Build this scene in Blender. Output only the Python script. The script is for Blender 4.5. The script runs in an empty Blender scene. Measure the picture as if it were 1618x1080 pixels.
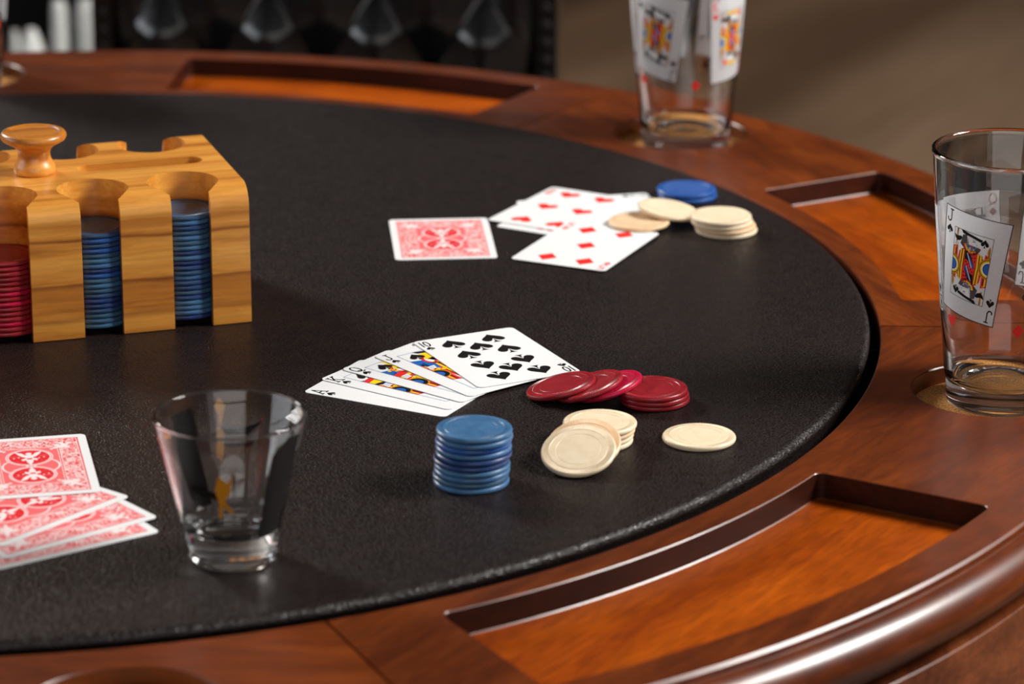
import bpy, bmesh, math, random
import numpy as np
from mathutils import Vector, Matrix
random.seed(7)
PI = math.pi
D2R = PI / 180
sc = bpy.context.scene
col = sc.collection
MM = 0.001
TOP = 0.76                       # height of the leather playing surface above the floor

# ------------------------------------------------------------------ camera
cam = bpy.data.cameras.new('camera')
cam.sensor_width = 36
cam.lens = 123.17
cam.clip_start = 0.05
cam.clip_end = 60
cam.dof.use_dof = True
cam.dof.focus_distance = 1.935
cam.dof.aperture_fstop = 7.6
cam.dof.aperture_blades = 9
camo = bpy.data.objects.new('camera', cam)
col.objects.link(camo)
camo.matrix_world = Matrix.Translation((0, 0, 0.63328 + TOP)) @ Matrix.Rotation(PI/2 - 0.319684, 4, 'X') @ Matrix.Rotation(0.00093, 4, 'Z')
sc.camera = camo

# ------------------------------------------------------------------ world, lamps, exposure
w = bpy.data.worlds.new('world'); sc.world = w
w.use_nodes = True
w.node_tree.nodes['Background'].inputs[0].default_value = (0.80, 0.86, 1.0, 1)
w.node_tree.nodes['Background'].inputs[1].default_value = 0.25
sc.view_settings.view_transform = 'Standard'
sc.view_settings.look = 'None'
sc.view_settings.exposure = 0.0
sc.view_settings.gamma = 1.0
sc.view_settings.use_curve_mapping = False
sc.cycles.use_denoising = True
sc.cycles.max_bounces = 14
sc.cycles.transmission_bounces = 12
sc.cycles.transparent_max_bounces = 12
sc.cycles.caustics_refractive = True
sc.cycles.caustics_reflective = False
sc.cycles.blur_glossy = 0.5
sc.cycles.sample_clamp_indirect = 6.0

def area(name, loc, target, sx, sy, power, color):
    l = bpy.data.lights.new(name, 'AREA')
    l.shape = 'RECTANGLE'; l.size = sx; l.size_y = sy
    l.energy = power; l.color = color
    o = bpy.data.objects.new(name, l); col.objects.link(o)
    o.location = loc
    o.rotation_euler = (Vector(target) - Vector(loc)).to_track_quat('-Z', 'Y').to_euler()
    return o
area('key_softbox', (2.25, 1.98, 2.5), (0.1, 1.65, TOP), 1.0, 0.8, 141, (1.0, 0.97, 0.93))
area('fill_softbox', (0.3, -0.9, 2.85), (-0.1, 1.7, TOP), 3.4, 2.2, 20, (1.0, 0.97, 0.94))
area('added_front_light', (0.1, -2.1, 1.25), (-0.1, 1.7, TOP+0.3), 3.6, 1.3, 26, (1.0, 0.98, 0.96))  # unseen lamp behind the camera, added to lift rack front and glass sides
area('added_left_light', (-3.3, 1.6, 1.9), (0, 1.8, TOP), 2.4, 1.3, 34, (0.92, 0.95, 1.0))  # unseen lamp, added so the glass edges have something bright to pick up
area('added_background_light', (-2.6, 4.6, 2.7), (0.6, 5.2, 0.0), 1.0, 0.8, 150, (1.0, 0.95, 0.88))  # unseen lamp, added to brighten the floor behind the table

# ------------------------------------------------------------------ helpers
def P(x, y, z=0.0):
    return Vector((x*MM, y*MM, z*MM + TOP))

def link(name, me, parent=None, loc=None, rot=None, label=None, cat=None, group=None, kind=None):
    o = bpy.data.objects.new(name, me)
    col.objects.link(o)
    if parent is not None: o.parent = parent
    if loc is not None: o.location = loc
    if rot is not None: o.rotation_euler = rot
    if label: o['label'] = label
    if cat: o['category'] = cat
    if group: o['group'] = group
    if kind: o['kind'] = kind
    return o

def copy_tree(o, parent=None):
    c = o.copy(); col.objects.link(c); c.parent = parent
    for ch in list(o.children): copy_tree(ch, c)
    return c

def mesh(name, verts, faces, mats, smooth=False, midx=None, scale=MM):
    me = bpy.data.meshes.new(name)
    me.from_pydata([(a*scale, b*scale, c*scale) for a, b, c in verts], [], faces)
    for m in (mats if isinstance(mats, (list, tuple)) else [mats]): me.materials.append(m)
    if midx is not None: me.polygons.foreach_set('material_index', midx)
    if smooth: me.polygons.foreach_set('use_smooth', [True]*len(me.polygons))
    me.update()
    return me

def smooth_angle(me, deg=35):
    bm = bmesh.new(); bm.from_mesh(me)
    bmesh.ops.recalc_face_normals(bm, faces=bm.faces)
    for f in bm.faces: f.smooth = True
    for e in bm.edges:
        if len(e.link_faces) == 2 and e.calc_face_angle(0) > deg*D2R: e.smooth = False
    bm.to_mesh(me); bm.free(); me.update()

def lathe(name, prof, mat, n=96, closed_axis=True, deg=40):
    verts = []; faces = []; rings = []
    for r, z in prof:
        if r < 1e-6:
            rings.append([len(verts)]); verts.append((0, 0, z))
        else:
            rings.append(list(range(len(verts), len(verts)+n)))
            verts += [(r*math.cos(2*PI*i/n), r*math.sin(2*PI*i/n), z) for i in range(n)]
    for a, b in zip(rings, rings[1:]):
        for i in range(n):
            j = (i+1) % n
            if len(a) == 1 and len(b) == 1: continue
            if len(a) == 1: faces.append((a[0], b[i], b[j]))
            elif len(b) == 1: faces.append((a[i], a[j], b[0]))
            else: faces.append((a[i], a[j], b[j], b[i]))
    me = mesh(name, verts, faces, mat)
    smooth_angle(me, deg)
    return me

def prism(poly, z0, z1):
    n = len(poly)
    v = [(x, y, z0) for x, y in poly] + [(x, y, z1) for x, y in poly]
    f = [tuple(range(n-1, -1, -1)), tuple(range(n, 2*n))] + [(i, (i+1) % n, n+(i+1) % n, n+i) for i in range(n)]
    return v, f

def loft(levels):
    n = len(levels[0][0]); V = []; F = []
    for poly, z in levels: V += [(x, y, z) for x, y in poly]
    F.append(tuple(range(n-1, -1, -1))); F.append(tuple(range((len(levels)-1)*n, len(levels)*n)))
    for k in range(len(levels)-1):
        F += [(k*n+i, k*n+(i+1) % n, (k+1)*n+(i+1) % n, (k+1)*n+i) for i in range(n)]
    return V, F

def box_geo(x0, x1, y0, y1, z0, z1):
    return prism([(x0, y0), (x1, y0), (x1, y1), (x0, y1)], z0, z1)

def join_geo(*gs):
    V = []; F = []
    for v, f in gs:
        k = len(V); V += v; F += [tuple(i+k for i in q) for q in f]
    return V, F

def boolean(geo, cutter, name, mats, bevel=0.0, deg=35, wn=False):
    """difference, evaluated once; returns a finished mesh"""
    a = bpy.data.objects.new('tmp_a', mesh('tmp_a', *geo, mats)); col.objects.link(a)
    objs = [a]
    for i, g in enumerate(cutter):
        b = bpy.data.objects.new('tmp_b', mesh('tmp_b', *g, [])); col.objects.link(b); objs.append(b)
        bm = bmesh.new(); bm.from_mesh(b.data); bmesh.ops.recalc_face_normals(bm, faces=bm.faces); bm.to_mesh(b.data); bm.free()
        m = a.modifiers.new('b%d' % i, 'BOOLEAN'); m.object = b; m.operation = 'DIFFERENCE'; m.solver = 'EXACT'
    bm = bmesh.new(); bm.from_mesh(a.data); bmesh.ops.recalc_face_normals(bm, faces=bm.faces); bm.to_mesh(a.data); bm.free()
    if bevel > 0:
        m = a.modifiers.new('bv', 'BEVEL'); m.width = bevel*MM; m.segments = 2; m.limit_method = 'ANGLE'
        m.angle_limit = 40*D2R; m.use_clamp_overlap = True
    dg = bpy.context.evaluated_depsgraph_get()
    me = bpy.data.meshes.new_from_object(a.evaluated_get(dg))
    me.name = name
    for o in objs:
        d = o.data; bpy.data.objects.remove(o); bpy.data.meshes.remove(d)
    smooth_angle(me, deg)
    if bevel > 0 or wn:      # keep the large flat faces flat-shaded next to their bevels
        t = bpy.data.objects.new('tmp_c', me); col.objects.link(t)
        m = t.modifiers.new('wn', 'WEIGHTED_NORMAL'); m.keep_sharp = True; m.weight = 90
        dg = bpy.context.evaluated_depsgraph_get()
        me2 = bpy.data.meshes.new_from_object(t.evaluated_get(dg)); me2.name = name
        bpy.data.objects.remove(t); bpy.data.meshes.remove(me)
        me = me2
    return me

# ------------------------------------------------------------------ materials
def mat(name, color=(0.8, 0.8, 0.8), rough=0.5, coat=0.0, coat_rough=0.1, spec=0.5, trans=0.0, ior=1.5, metal=0.0):
    m = bpy.data.materials.new(name); m.use_nodes = True
    b = m.node_tree.nodes['Principled BSDF']
    b.inputs['Base Color'].default_value = (*color, 1)
    b.inputs['Roughness'].default_value = rough
    b.inputs['Coat Weight'].default_value = coat
    b.inputs['Coat Roughness'].default_value = coat_rough
    b.inputs['Specular IOR Level'].default_value = spec
    b.inputs['Transmission Weight'].default_value = trans
    b.inputs['IOR'].default_value = ior
    b.inputs['Metallic'].default_value = metal
    return m, m.node_tree, b

def N(nt, t, **kw):
    n = nt.nodes.new(t)
    for k, v in kw.items():
        if k in n.inputs: n.inputs[k].default_value = v
        else: setattr(n, k, v)
    return n

def ramp(nt, src, stops, out=None):
    r = nt.nodes.new('ShaderNodeValToRGB')
    e = r.color_ramp.elements
    while len(e) < len(stops): e.new(0.5)
    for k, (p, c) in zip(e, stops):
        k.position = p; k.color = (*c, 1) if len(c) == 3 else c
    nt.links.new(src, r.inputs[0])
    if out is not None: nt.links.new(r.outputs[0], out)
    return r

def coords(nt, scale=(1, 1, 1), kind='Object', rot=(0, 0, 0)):
    tc = nt.nodes.new('ShaderNodeTexCoord'); mp = nt.nodes.new('ShaderNodeMapping')
    mp.inputs['Scale'].default_value = scale; mp.inputs['Rotation'].default_value = rot
    nt.links.new(tc.outputs[kind], mp.inputs[0])
    return mp.outputs[0]

def noise(nt, vec, scale, detail=4, rough=0.5, dist=0.0):
    n = N(nt, 'ShaderNodeTexNoise', Scale=scale, Detail=detail, Roughness=rough, Distortion=dist)
    nt.links.new(vec, n.inputs['Vector'])
    return n.outputs[0]

def bump(nt, b, height, strength, dist, into='Normal', prev=None):
    n = N(nt, 'ShaderNodeBump', Strength=strength, Distance=dist)
    nt.links.new(height, n.inputs['Height'])
    if prev is not None: nt.links.new(prev, n.inputs['Normal'])
    nt.links.new(n.outputs[0], b.inputs[into])
    return n.outputs[0]

def mix(nt, fac, a, b, mode='MIX'):
    m = nt.nodes.new('ShaderNodeMix'); m.data_type = 'RGBA'; m.blend_type = mode
    if isinstance(fac, float): m.inputs[0].default_value = fac
    else: nt.links.new(fac, m.inputs[0])
    for s, k in ((a, 6), (b, 7)):
        if isinstance(s, tuple): m.inputs[k].default_value = (*s, 1)
        else: nt.links.new(s, m.inputs[k])
    return m.outputs[2]

def srgb(r, g, b):
    f = lambda c: (c/255/12.92) if c/255 <= 0.04045 else ((c/255+0.055)/1.055)**2.4
    return (f(r), f(g), f(b))

def dust(nt, b, scale=70.0, size=0.020):
    """a few pale dust specks lying on the surface"""
    v = coords(nt)
    vo = N(nt, 'ShaderNodeTexVoronoi', Scale=scale); nt.links.new(v, vo.inputs['Vector'])
    a = N(nt, 'ShaderNodeMath', operation='LESS_THAN'); nt.links.new(vo.outputs['Distance'], a.inputs[0]); a.inputs[1].default_value = size
    sp = N(nt, 'ShaderNodeSeparateColor'); nt.links.new(vo.outputs['Color'], sp.inputs[0])
    c = N(nt, 'ShaderNodeMath', operation='GREATER_THAN'); nt.links.new(sp.outputs[0], c.inputs[0]); c.inputs[1].default_value = 0.72
    m_ = N(nt, 'ShaderNodeMath', operation='MULTIPLY'); nt.links.new(a.outputs[0], m_.inputs[0]); nt.links.new(c.outputs[0], m_.inputs[1])
    src = b.inputs['Base Color'].links[0].from_socket
    nt.links.new(mix(nt, m_.outputs[0], src, (0.42, 0.38, 0.34)), b.inputs['Base Color'])

def cherry(name, dark, mid, light, rough=0.30, coat=0.35, seed=0.0):
    m, nt, b = mat(name, rough=rough, coat=coat, coat_rough=0.16)
    v = coords(nt, (1, 0.16, 1))
    tc = N(nt, 'ShaderNodeVectorMath', operation='ADD'); nt.links.new(v, tc.inputs[0]); tc.inputs[1].default_value = (seed, seed*0.7, 0)
    g1 = noise(nt, tc.outputs[0], 26, 5, 0.55, 1.2)
    g2 = noise(nt, tc.outputs[0], 320, 3, 0.6, 0.4)
    c = ramp(nt, g1, [(0.30, dark), (0.52, mid), (0.74, light)]).outputs[0]
    f = ramp(nt, g2, [(0.35, (0.72, 0.72, 0.72)), (0.65, (1.08, 1.08, 1.08))]).outputs[0]
    c2 = mix(nt, 1.0, c, f, 'MULTIPLY')
    oi = nt.nodes.new('ShaderNodeObjectInfo')
    c2 = mix(nt, 1.0, c2, ramp(nt, oi.outputs['Random'], [(0.0, (0.80, 0.78, 0.78)), (1.0, (1.10, 1.10, 1.08))]).outputs[0], 'MULTIPLY')
    nt.links.new(c2, b.inputs['Base Color'])
    bump(nt, b, g2, 0.06, 0.0004)
    return m
WOOD = cherry('cherry_wood', srgb(78, 30, 6), srgb(104, 44, 8), srgb(126, 58, 14), rough=0.36, coat=0.22)
dust(WOOD.node_tree, WOOD.node_tree.nodes['Principled BSDF'], 60.0, 0.022)
WOOD_TRAY = cherry('cherry_tray_veneer', srgb(140, 56, 2), srgb(163, 72, 2), srgb(184, 86, 6), rough=0.42, coat=0.0, seed=3.1)
WOOD_TRAY.node_tree.nodes['Principled BSDF'].inputs['Specular IOR Level'].default_value = 0.2
WOOD_RECESS = cherry('cherry_recess_dark', srgb(44, 14, 4), srgb(58, 20, 5), srgb(76, 30, 8), rough=0.45, coat=0.0, seed=1.7)
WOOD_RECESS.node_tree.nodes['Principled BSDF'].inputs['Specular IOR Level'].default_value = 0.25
WOOD_APRON = cherry('cherry_apron', srgb(70, 30, 16), srgb(112, 56, 28), srgb(140, 76, 42), seed=6.0)

m, nt, b = mat('black_brown_leather', srgb(26, 20, 18), rough=0.3, spec=0.36)
v = coords(nt, (1, 1, 1))
wr = noise(nt, v, 60, 2, 0.5)
v2 = coords(nt, (1.0, 1.9, 1), rot=(0, 0, 0.35))
wv = N(nt, 'ShaderNodeVectorMath', operation='ADD'); nt.links.new(v2, wv.inputs[0])
wn = N(nt, 'ShaderNodeTexNoise', Scale=150.0, Detail=2.0); nt.links.new(v, wn.inputs['Vector'])
sc_ = N(nt, 'ShaderNodeVectorMath', operation='SCALE'); nt.links.new(wn.outputs[1], sc_.inputs[0]); sc_.inputs['Scale'].default_value = 0.005
nt.links.new(sc_.outputs[0], wv.inputs[1])
vo = N(nt, 'ShaderNodeTexVoronoi', Scale=420.0, feature='DISTANCE_TO_EDGE'); nt.links.new(wv.outputs[0], vo.inputs['Vector'])
cr = ramp(nt, vo.outputs['Distance'], [(0.0, (0, 0, 0)), (0.22, (1, 1, 1))]).outputs[0]
fn = noise(nt, v, 900, 3, 0.6)
p1 = bump(nt, b, cr, 0.6, 0.00032)
lc = ramp(nt, wr, [(0.3, srgb(19, 10, 9)), (0.7, srgb(26, 15, 13))], b.inputs['Base Color'])
rr = ramp(nt, cr, [(0.0, (0.6, 0.6, 0.6)), (1.0, (0.28, 0.28, 0.28))], b.inputs['Roughness'])
dust(nt, b)
LEATHER = m

m, nt, b = mat('black_tufted_leather', srgb(14, 14, 16), rough=0.22, coat=0.7, coat_rough=0.18)
bump(nt, b, noise(nt, coords(nt), 90, 3), 0.15, 0.001)
CHAIR_LEATHER = m
CHAIR_WOOD, nt, b = mat('dark_chair_wood', srgb(26, 15, 11), rough=0.35)
ramp(nt, noise(nt, coords(nt, (1, 1, 0.2)), 30), [(0.3, srgb(20, 11, 8)), (0.7, srgb(36, 20, 14))], b.inputs['Base Color'])
BRONZE, nt, b = mat('aged_bronze', srgb(24, 20, 18), rough=0.8, metal=0.3)
FELT, nt, b = mat('black_felt', srgb(10, 8, 8), rough=0.95, spec=0.1)
ramp(nt, noise(nt, coords(nt), 400), [(0.3, srgb(7, 6, 6)), (0.7, srgb(14, 11, 11))], b.inputs['Base Color'])

m, nt, b = mat('cork', srgb(190, 130, 70), rough=0.85, spec=0.2)
n1 = noise(nt, coords(nt), 900, 3, 0.7)
ramp(nt, n1, [(0.36, srgb(112, 66, 26)), (0.48, srgb(190, 128, 66)), (0.62, srgb(216, 160, 96))], b.inputs['Base Color'])
bump(nt, b, n1, 0.3, 0.0004)
CORK = m

# rack wood: pale acacia with dark seams running along the rack
m, nt, b = mat('acacia_wood', rough=0.36, coat=0.25, coat_rough=0.2)
v = coords(nt, (0.05, 1, 1))
wob = noise(nt, coords(nt, (0.6, 1, 1)), 14, 3)
va = N(nt, 'ShaderNodeVectorMath', operation='ADD'); nt.links.new(v, va.inputs[0])
vs = N(nt, 'ShaderNodeVectorMath', operation='SCALE'); nt.links.new(N(nt, 'ShaderNodeTexNoise', Scale=10.0, Detail=2.0).outputs[1], vs.inputs[0]); vs.inputs['Scale'].default_value = 0.0035
nt.links.new(vs.outputs[0], va.inputs[1])
g = noise(nt, va.outputs[0], 75, 4, 0.55)
gf = noise(nt, va.outputs[0], 420, 3, 0.6)
c = ramp(nt, g, [(0.30, srgb(172, 100, 30)), (0.46, srgb(214, 142, 56)), (0.60, srgb(228, 160, 70)), (0.76, srgb(204, 126, 44))]).outputs[0]
c = mix(nt, 1.0, c, ramp(nt, gf, [(0.35, (0.86, 0.84, 0.80)), (0.65, (1.05, 1.05, 1.05))]).outputs[0], 'MULTIPLY')
# dark heartwood streaks: thin bands of height (z) and depth (y), wobbling a little along the rack
sx = N(nt, 'ShaderNodeSeparateXYZ'); nt.links.new(coords(nt), sx.inputs[0])
mm = N(nt, 'ShaderNodeMath', operation='MULTIPLY_ADD'); nt.links.new(wob, mm.inputs[0]); mm.inputs[1].default_value = 0.012; nt.links.new(sx.outputs[2], mm.inputs[2])
band = ramp(nt, mm.outputs[0], [(0.0, (1, 1, 1)), (0.5, (1, 1, 1))])
mr = N(nt, 'ShaderNodeMapRange'); nt.links.new(mm.outputs[0], mr.inputs[0]); mr.inputs['From Max'].default_value = 0.09
W_ = (1, 1, 1); K_ = (0.42, 0.30, 0.20)
band = ramp(nt, mr.outputs[0], [(0.0, W_), (0.16, W_), (0.19, (0.62, 0.52, 0.42)), (0.24, W_), (0.30, (0.80, 0.70, 0.60)), (0.385, (0.66, 0.55, 0.44)), (0.412, K_), (0.425, W_), (0.70, W_), (0.715, K_), (0.735, (0.8, 0.72, 0.62)), (0.76, W_), (0.82, (0.78, 0.70, 0.6)), (0.86, W_)])
c = mix(nt, 1.0, c, band.outputs[0], 'MULTIPLY')
nt.links.new(c, b.inputs['Base Color'])
ACACIA = m

def chipmat(name, lo, hi, edge, rough=0.34):
    m, nt, b = mat(name, rough=rough, coat=0.06, coat_rough=0.25, spec=0.4)
    n1 = noise(nt, coords(nt), 160, 4, 0.6)
    oi = nt.nodes.new('ShaderNodeObjectInfo')
    c = ramp(nt, n1, [(0.35, lo), (0.65, hi)]).outputs[0]
    c = mix(nt, oi.outputs['Random'], c, edge, 'MIX')
    k = nt.nodes[-1]
    mu = N(nt, 'ShaderNodeMath', operation='MULTIPLY'); nt.links.new(oi.outputs['Random'], mu.inputs[0]); mu.inputs[1].default_value = 0.75
    nt.links.new(mu.outputs[0], k.inputs[0]) if k.bl_idname == 'ShaderNodeMix' else None
    nt.links.new(c, b.inputs['Base Color'])
    bump(nt, b, n1, 0.1, 0.0003)
    return m
CHIP_BLUE = chipmat('blue_chip_clay', srgb(54, 92, 138), srgb(72, 112, 156), srgb(60, 104, 134))
CHIP_NAVY = chipmat('navy_chip_clay', srgb(30, 48, 100), srgb(38, 60, 116), srgb(62, 100, 122))
CHIP_AZURE = chipmat('azure_chip_clay', srgb(34, 76, 146), srgb(46, 92, 164), srgb(40, 80, 148))
CHIP_RED = chipmat('red_chip_clay', srgb(140, 26, 36), srgb(160, 38, 46), srgb(136, 22, 34))
CHIP_PINK = chipmat('crimson_chip_clay', srgb(180, 14, 54), srgb(196, 22, 66), srgb(190, 18, 60))
CHIP_CREAM = chipmat('cream_chip_clay', srgb(224, 203, 170), srgb(233, 215, 186), srgb(228, 208, 176), 0.42)
CHIP_TAN = chipmat('tan_chip_clay', srgb(222, 184, 144), srgb(232, 202, 166), srgb(226, 190, 150), 0.42)

GLASS, nt, b = mat('clear_glass', (1, 1, 1), rough=0.0, trans=1.0, ior=1.5)
n1 = noise(nt, coords(nt), 40); ramp(nt, n1, [(0.3, (0.97, 0.98, 0.98)), (0.7, (1, 1, 1))], b.inputs['Base Color'])

def flatmat(name, c, rough=0.4):
    m, nt, b = mat(name, c, rough=rough)
    n1 = noise(nt, coords(nt), 500, 2)
    a = tuple(min(1, x*0.97) for x in c)
    ramp(nt, n1, [(0.3, a), (0.7, c)], b.inputs['Base Color'])
    return m
CW = flatmat('card_white', srgb(232, 233, 234), 0.42)
CK = flatmat('card_black', srgb(26, 24, 24), 0.4)
CK.node_tree.nodes['Principled BSDF'].inputs['Specular IOR Level'].default_value = 0.15
CR = flatmat('card_red', srgb(226, 44, 40))
CB = flatmat('card_blue', srgb(30, 96, 176))
CY = flatmat('card_yellow', srgb(244, 206, 30))
CG = flatmat('card_gold', srgb(196, 132, 24))
CLINE = flatmat('card_line_blue', srgb(90, 130, 180))
CGREY = flatmat('card_grey', srgb(70, 70, 72))
BR = flatmat('back_red', srgb(222, 34, 46))
BP = flatmat('back_pink', srgb(238, 108, 112))
BW = flatmat('back_white', srgb(246, 226, 226))
GPW, nt, b = mat('glass_print_white', srgb(236, 236, 238), rough=0.3)
n1 = noise(nt, coords(nt), 500, 2); ramp(nt, n1, [(0.3, srgb(232, 232, 235)), (0.7, srgb(240, 240, 242))], b.inputs['Base Color'])
tl = N(nt, 'ShaderNodeBsdfTranslucent'); tl.inputs[0].default_value = (0.86, 0.88, 0.92, 1)
mx = nt.nodes.new('ShaderNodeMixShader'); mx.inputs[0].default_value = 0.45
nt.links.new(b.outputs[0], mx.inputs[1]); nt.links.new(tl.outputs[0], mx.inputs[2])
nt.links.new(mx.outputs[0], nt.nodes['Material Output'].inputs['Surface'])
m, nt, b = mat('back_filigree', rough=0.4)
v = coords(nt)
dn = N(nt, 'ShaderNodeTexNoise', Scale=260.0, Detail=1.0); nt.links.new(v, dn.inputs['Vector'])
ds = N(nt, 'ShaderNodeVectorMath', operation='SCALE'); nt.links.new(dn.outputs[1], ds.inputs[0]); ds.inputs['Scale'].default_value = 0.006
da = N(nt, 'ShaderNodeVectorMath', operation='ADD'); nt.links.new(v, da.inputs[0]); nt.links.new(ds.outputs[0], da.inputs[1])
vo = N(nt, 'ShaderNodeTexVoronoi', Scale=420.0, feature='DISTANCE_TO_EDGE'); nt.links.new(da.outputs[0], vo.inputs['Vector'])
vn = N(nt, 'ShaderNodeTexVoronoi', Scale=230.0); nt.links.new(da.outputs[0], vn.inputs['Vector'])
c1 = ramp(nt, vo.outputs['Distance'], [(0.0, srgb(250, 216, 216)), (0.13, srgb(248, 190, 190)), (0.2, srgb(226, 50, 58)), (0.32, srgb(216, 28, 40))]).outputs[0]
c2 = ramp(nt, vn.outputs['Distance'], [(0.3, srgb(255, 255, 255)), (0.42, srgb(238, 120, 124)), (0.55, srgb(255, 255, 255))]).outputs[0]
nt.links.new(mix(nt, 1.0, c1, c2, 'MULTIPLY'), b.inputs['Base Color'])
BF = m
PRINT_MATS = [CW, CK, CR, CB, CY, CG, CLINE, CGREY, BR, BP, BW, BF, GPW]
MI = dict(W=0, K=1, R=2, B=3, Y=4, G=5, L=6, D=7, r=8, p=9, w=10, f=11, T=12)

# ------------------------------------------------------------------ the room
X0, X1, Y0, Y1, H = -3.6, 3.6, -2.2, 7.6, 3.0
def slab(name, x0, x1, y0, y1, z0, z1, m):
    v, f = box_geo(x0, x1, y0, y1, z0, z1)
    return link(name, mesh(name, v, f, m, scale=1.0), kind='structure')
m, nt, b = mat('plank_floor', rough=0.5, spec=0.4)
mp2 = nt.nodes.new('ShaderNodeMapping'); mp2.inputs['Scale'].default_value = (0.16, 1, 1)
nt.links.new(coords(nt, (1, 1, 1), rot=(0, 0, -1.05)), mp2.inputs[0]); vs_ = mp2.outputs[0]
g1 = noise(nt, vs_, 1.6, 2, 0.45)
g2 = noise(nt, vs_, 30, 4, 0.6)
c = ramp(nt, g1, [(0.42, srgb(50, 34, 23)), (0.53, srgb(92, 70, 52)), (0.63, srgb(130, 105, 84))]).outputs[0]
c = mix(nt, 1.0, c, ramp(nt, g2, [(0.3, (0.85, 0.84, 0.82)), (0.7, (1.08, 1.08, 1.08))]).outputs[0], 'MULTIPLY')
nt.links.new(c, b.inputs['Base Color'])
FLOOR = m
WALL = flatmat('wall_paint', srgb(44, 38, 34), 0.8)
CEIL = flatmat('ceiling_paint', srgb(60, 56, 52), 0.85)
slab('floor', X0, X1, Y0, Y1, -0.05, 0, FLOOR)
slab('ceiling', X0, X1, Y0, Y1, H, H+0.05, CEIL)
slab('wall_back', X0-.1, X1+.1, Y1, Y1+0.1, 0, H, WALL)
slab('wall_front', X0-.1, X1+.1, Y0-0.1, Y0, 0, H, WALL)
slab('wall_left', X0-0.1, X0, Y0, Y1, 0, H, WALL)
slab('wall_right', X1, X1+0.1, Y0, Y1, 0, H, WALL)

# ------------------------------------------------------------------ the poker table
CX, CY_ = -301.5, 1984.2
table = link('poker_table', None, loc=P(CX, CY_, -760))
table['label'] = 'round cherry wood poker table with dark leather playing surface'
table['category'] = 'table'
def tpart(name, me, rot=0.0, label=None, parent=None, z=760.0):
    o = link(name, me, parent=parent or table, loc=(0, 0, z*MM) if parent is None else (0, 0, 0), rot=(0, 0, rot))
    if label: o['label'] = label
    return o
# leather pad
prof = [(0, 0)] + [(r, 0) for r in (60, 150, 260, 380, 470, 500)] + [(508.2, -0.15)]
prof += [(508.2+3.8*math.sin(a*D2R), -3.95+3.8*math.cos(a*D2R)) for a in (20, 40, 60, 80, 95, 115)] + [(509, -11), (509, -19), (0, -19)]
tpart('leather_pad', lathe('leather_pad', prof, LEATHER, n=256, deg=50), label='black-brown grained leather playing surface with rolled edge')
tpart('base_board', lathe('base_board', [(0, -19.2), (560, -19.2), (560, -33), (0, -33)], FELT, n=96))
ap = [(655, -34.5), (655, -43), (663.5, -43.2), (664, -43.8), (664, -128), (646, -134), (632, -134), (632, -34.5)]
tpart('apron', lathe('apron', ap + [ap[0]], WOOD_APRON, n=192, deg=30))
ped = [(0, -134.5), (300, -134.5), (300, -150), (150, -170), (130, -260), (170, -420), (190, -560), (150, -640), (260, -700), (420, -725), (440, -759.5), (0, -759.5)]
tpart('pedestal', lathe('pedestal', ped, WOOD_APRON, n=8, deg=20))

ZR = -4.0
def rim_profile():
    return [(518, -33.9), (518, -5.6), (518.5, -4.5), (519.8, ZR), (655.8, ZR), (657.1, -5.2), (657.5, -8.4), (659.6, -8.8), (660.1, -7.4),
            (661.4, -6.5), (664.6, -6.9), (668.5, -9.0), (671.8, -12.6), (673.8, -17.5), (673.9, -22.5), (672, -27.5), (668, -31.6), (662.5, -33.7), (655, -33.9)]
def rounded_sector(a0, a1, r0, r1, rc, am, d=0.0):
    """outline of a ring sector with rounded corners; local frame turned by am"""
    rm = (r0+r1)/2; s0, s1 = a0*D2R*rm, a1*D2R*rm
    nn = max(1, int((s1-s0-2*rc)/12)); nr = max(1, int((r1-r0-2*rc)/12))
    s0 -= d; s1 += d; r0 -= d; r1 += d; rc += d
    pts = []
    for cxs, cyr, t0 in ((s1-rc, r1-rc, 0), (s0+rc, r1-rc, 90), (s0+rc, r0+rc, 180), (s1-rc, r0+rc, 270)):
        for k in range(6):
            t = (t0 + 18*k)*D2R
            pts.append((cxs+rc*math.cos(t), cyr+rc*math.sin(t)))
    full = []
    for i, p in enumerate(pts):
        q = pts[(i+1) % len(pts)]
        n = nn if i in (5, 17) else 1
        for k in range(n): full.append((p[0]+(q[0]-p[0])*k/n, p[1]+(q[1]-p[1])*k/n))
    return [(r*math.cos(s/rm-am*D2R), r*math.sin(s/rm-am*D2R)) for s, r in full]
SEAMS = [-126.0, -65.6, -3.1, 54.4, 111.4, 173.0, 234.0]
TRAYS = [(-120.5, -91.5), (-60.0, -30.7), (2.3, 29.3), (59.4, 85.2), (117, 144), (178.5, 206)]
HOLES = [-77.1, -14.0, 44.4, 101.0, 162.5, 223.5]
HR = 47.0
cork_me = lathe('cork_liner', [(0, -13.4), (45.6, -13.4), (46.2, -13.9), (46.2, -14.9), (0, -14.9)], CORK, n=64)
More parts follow.
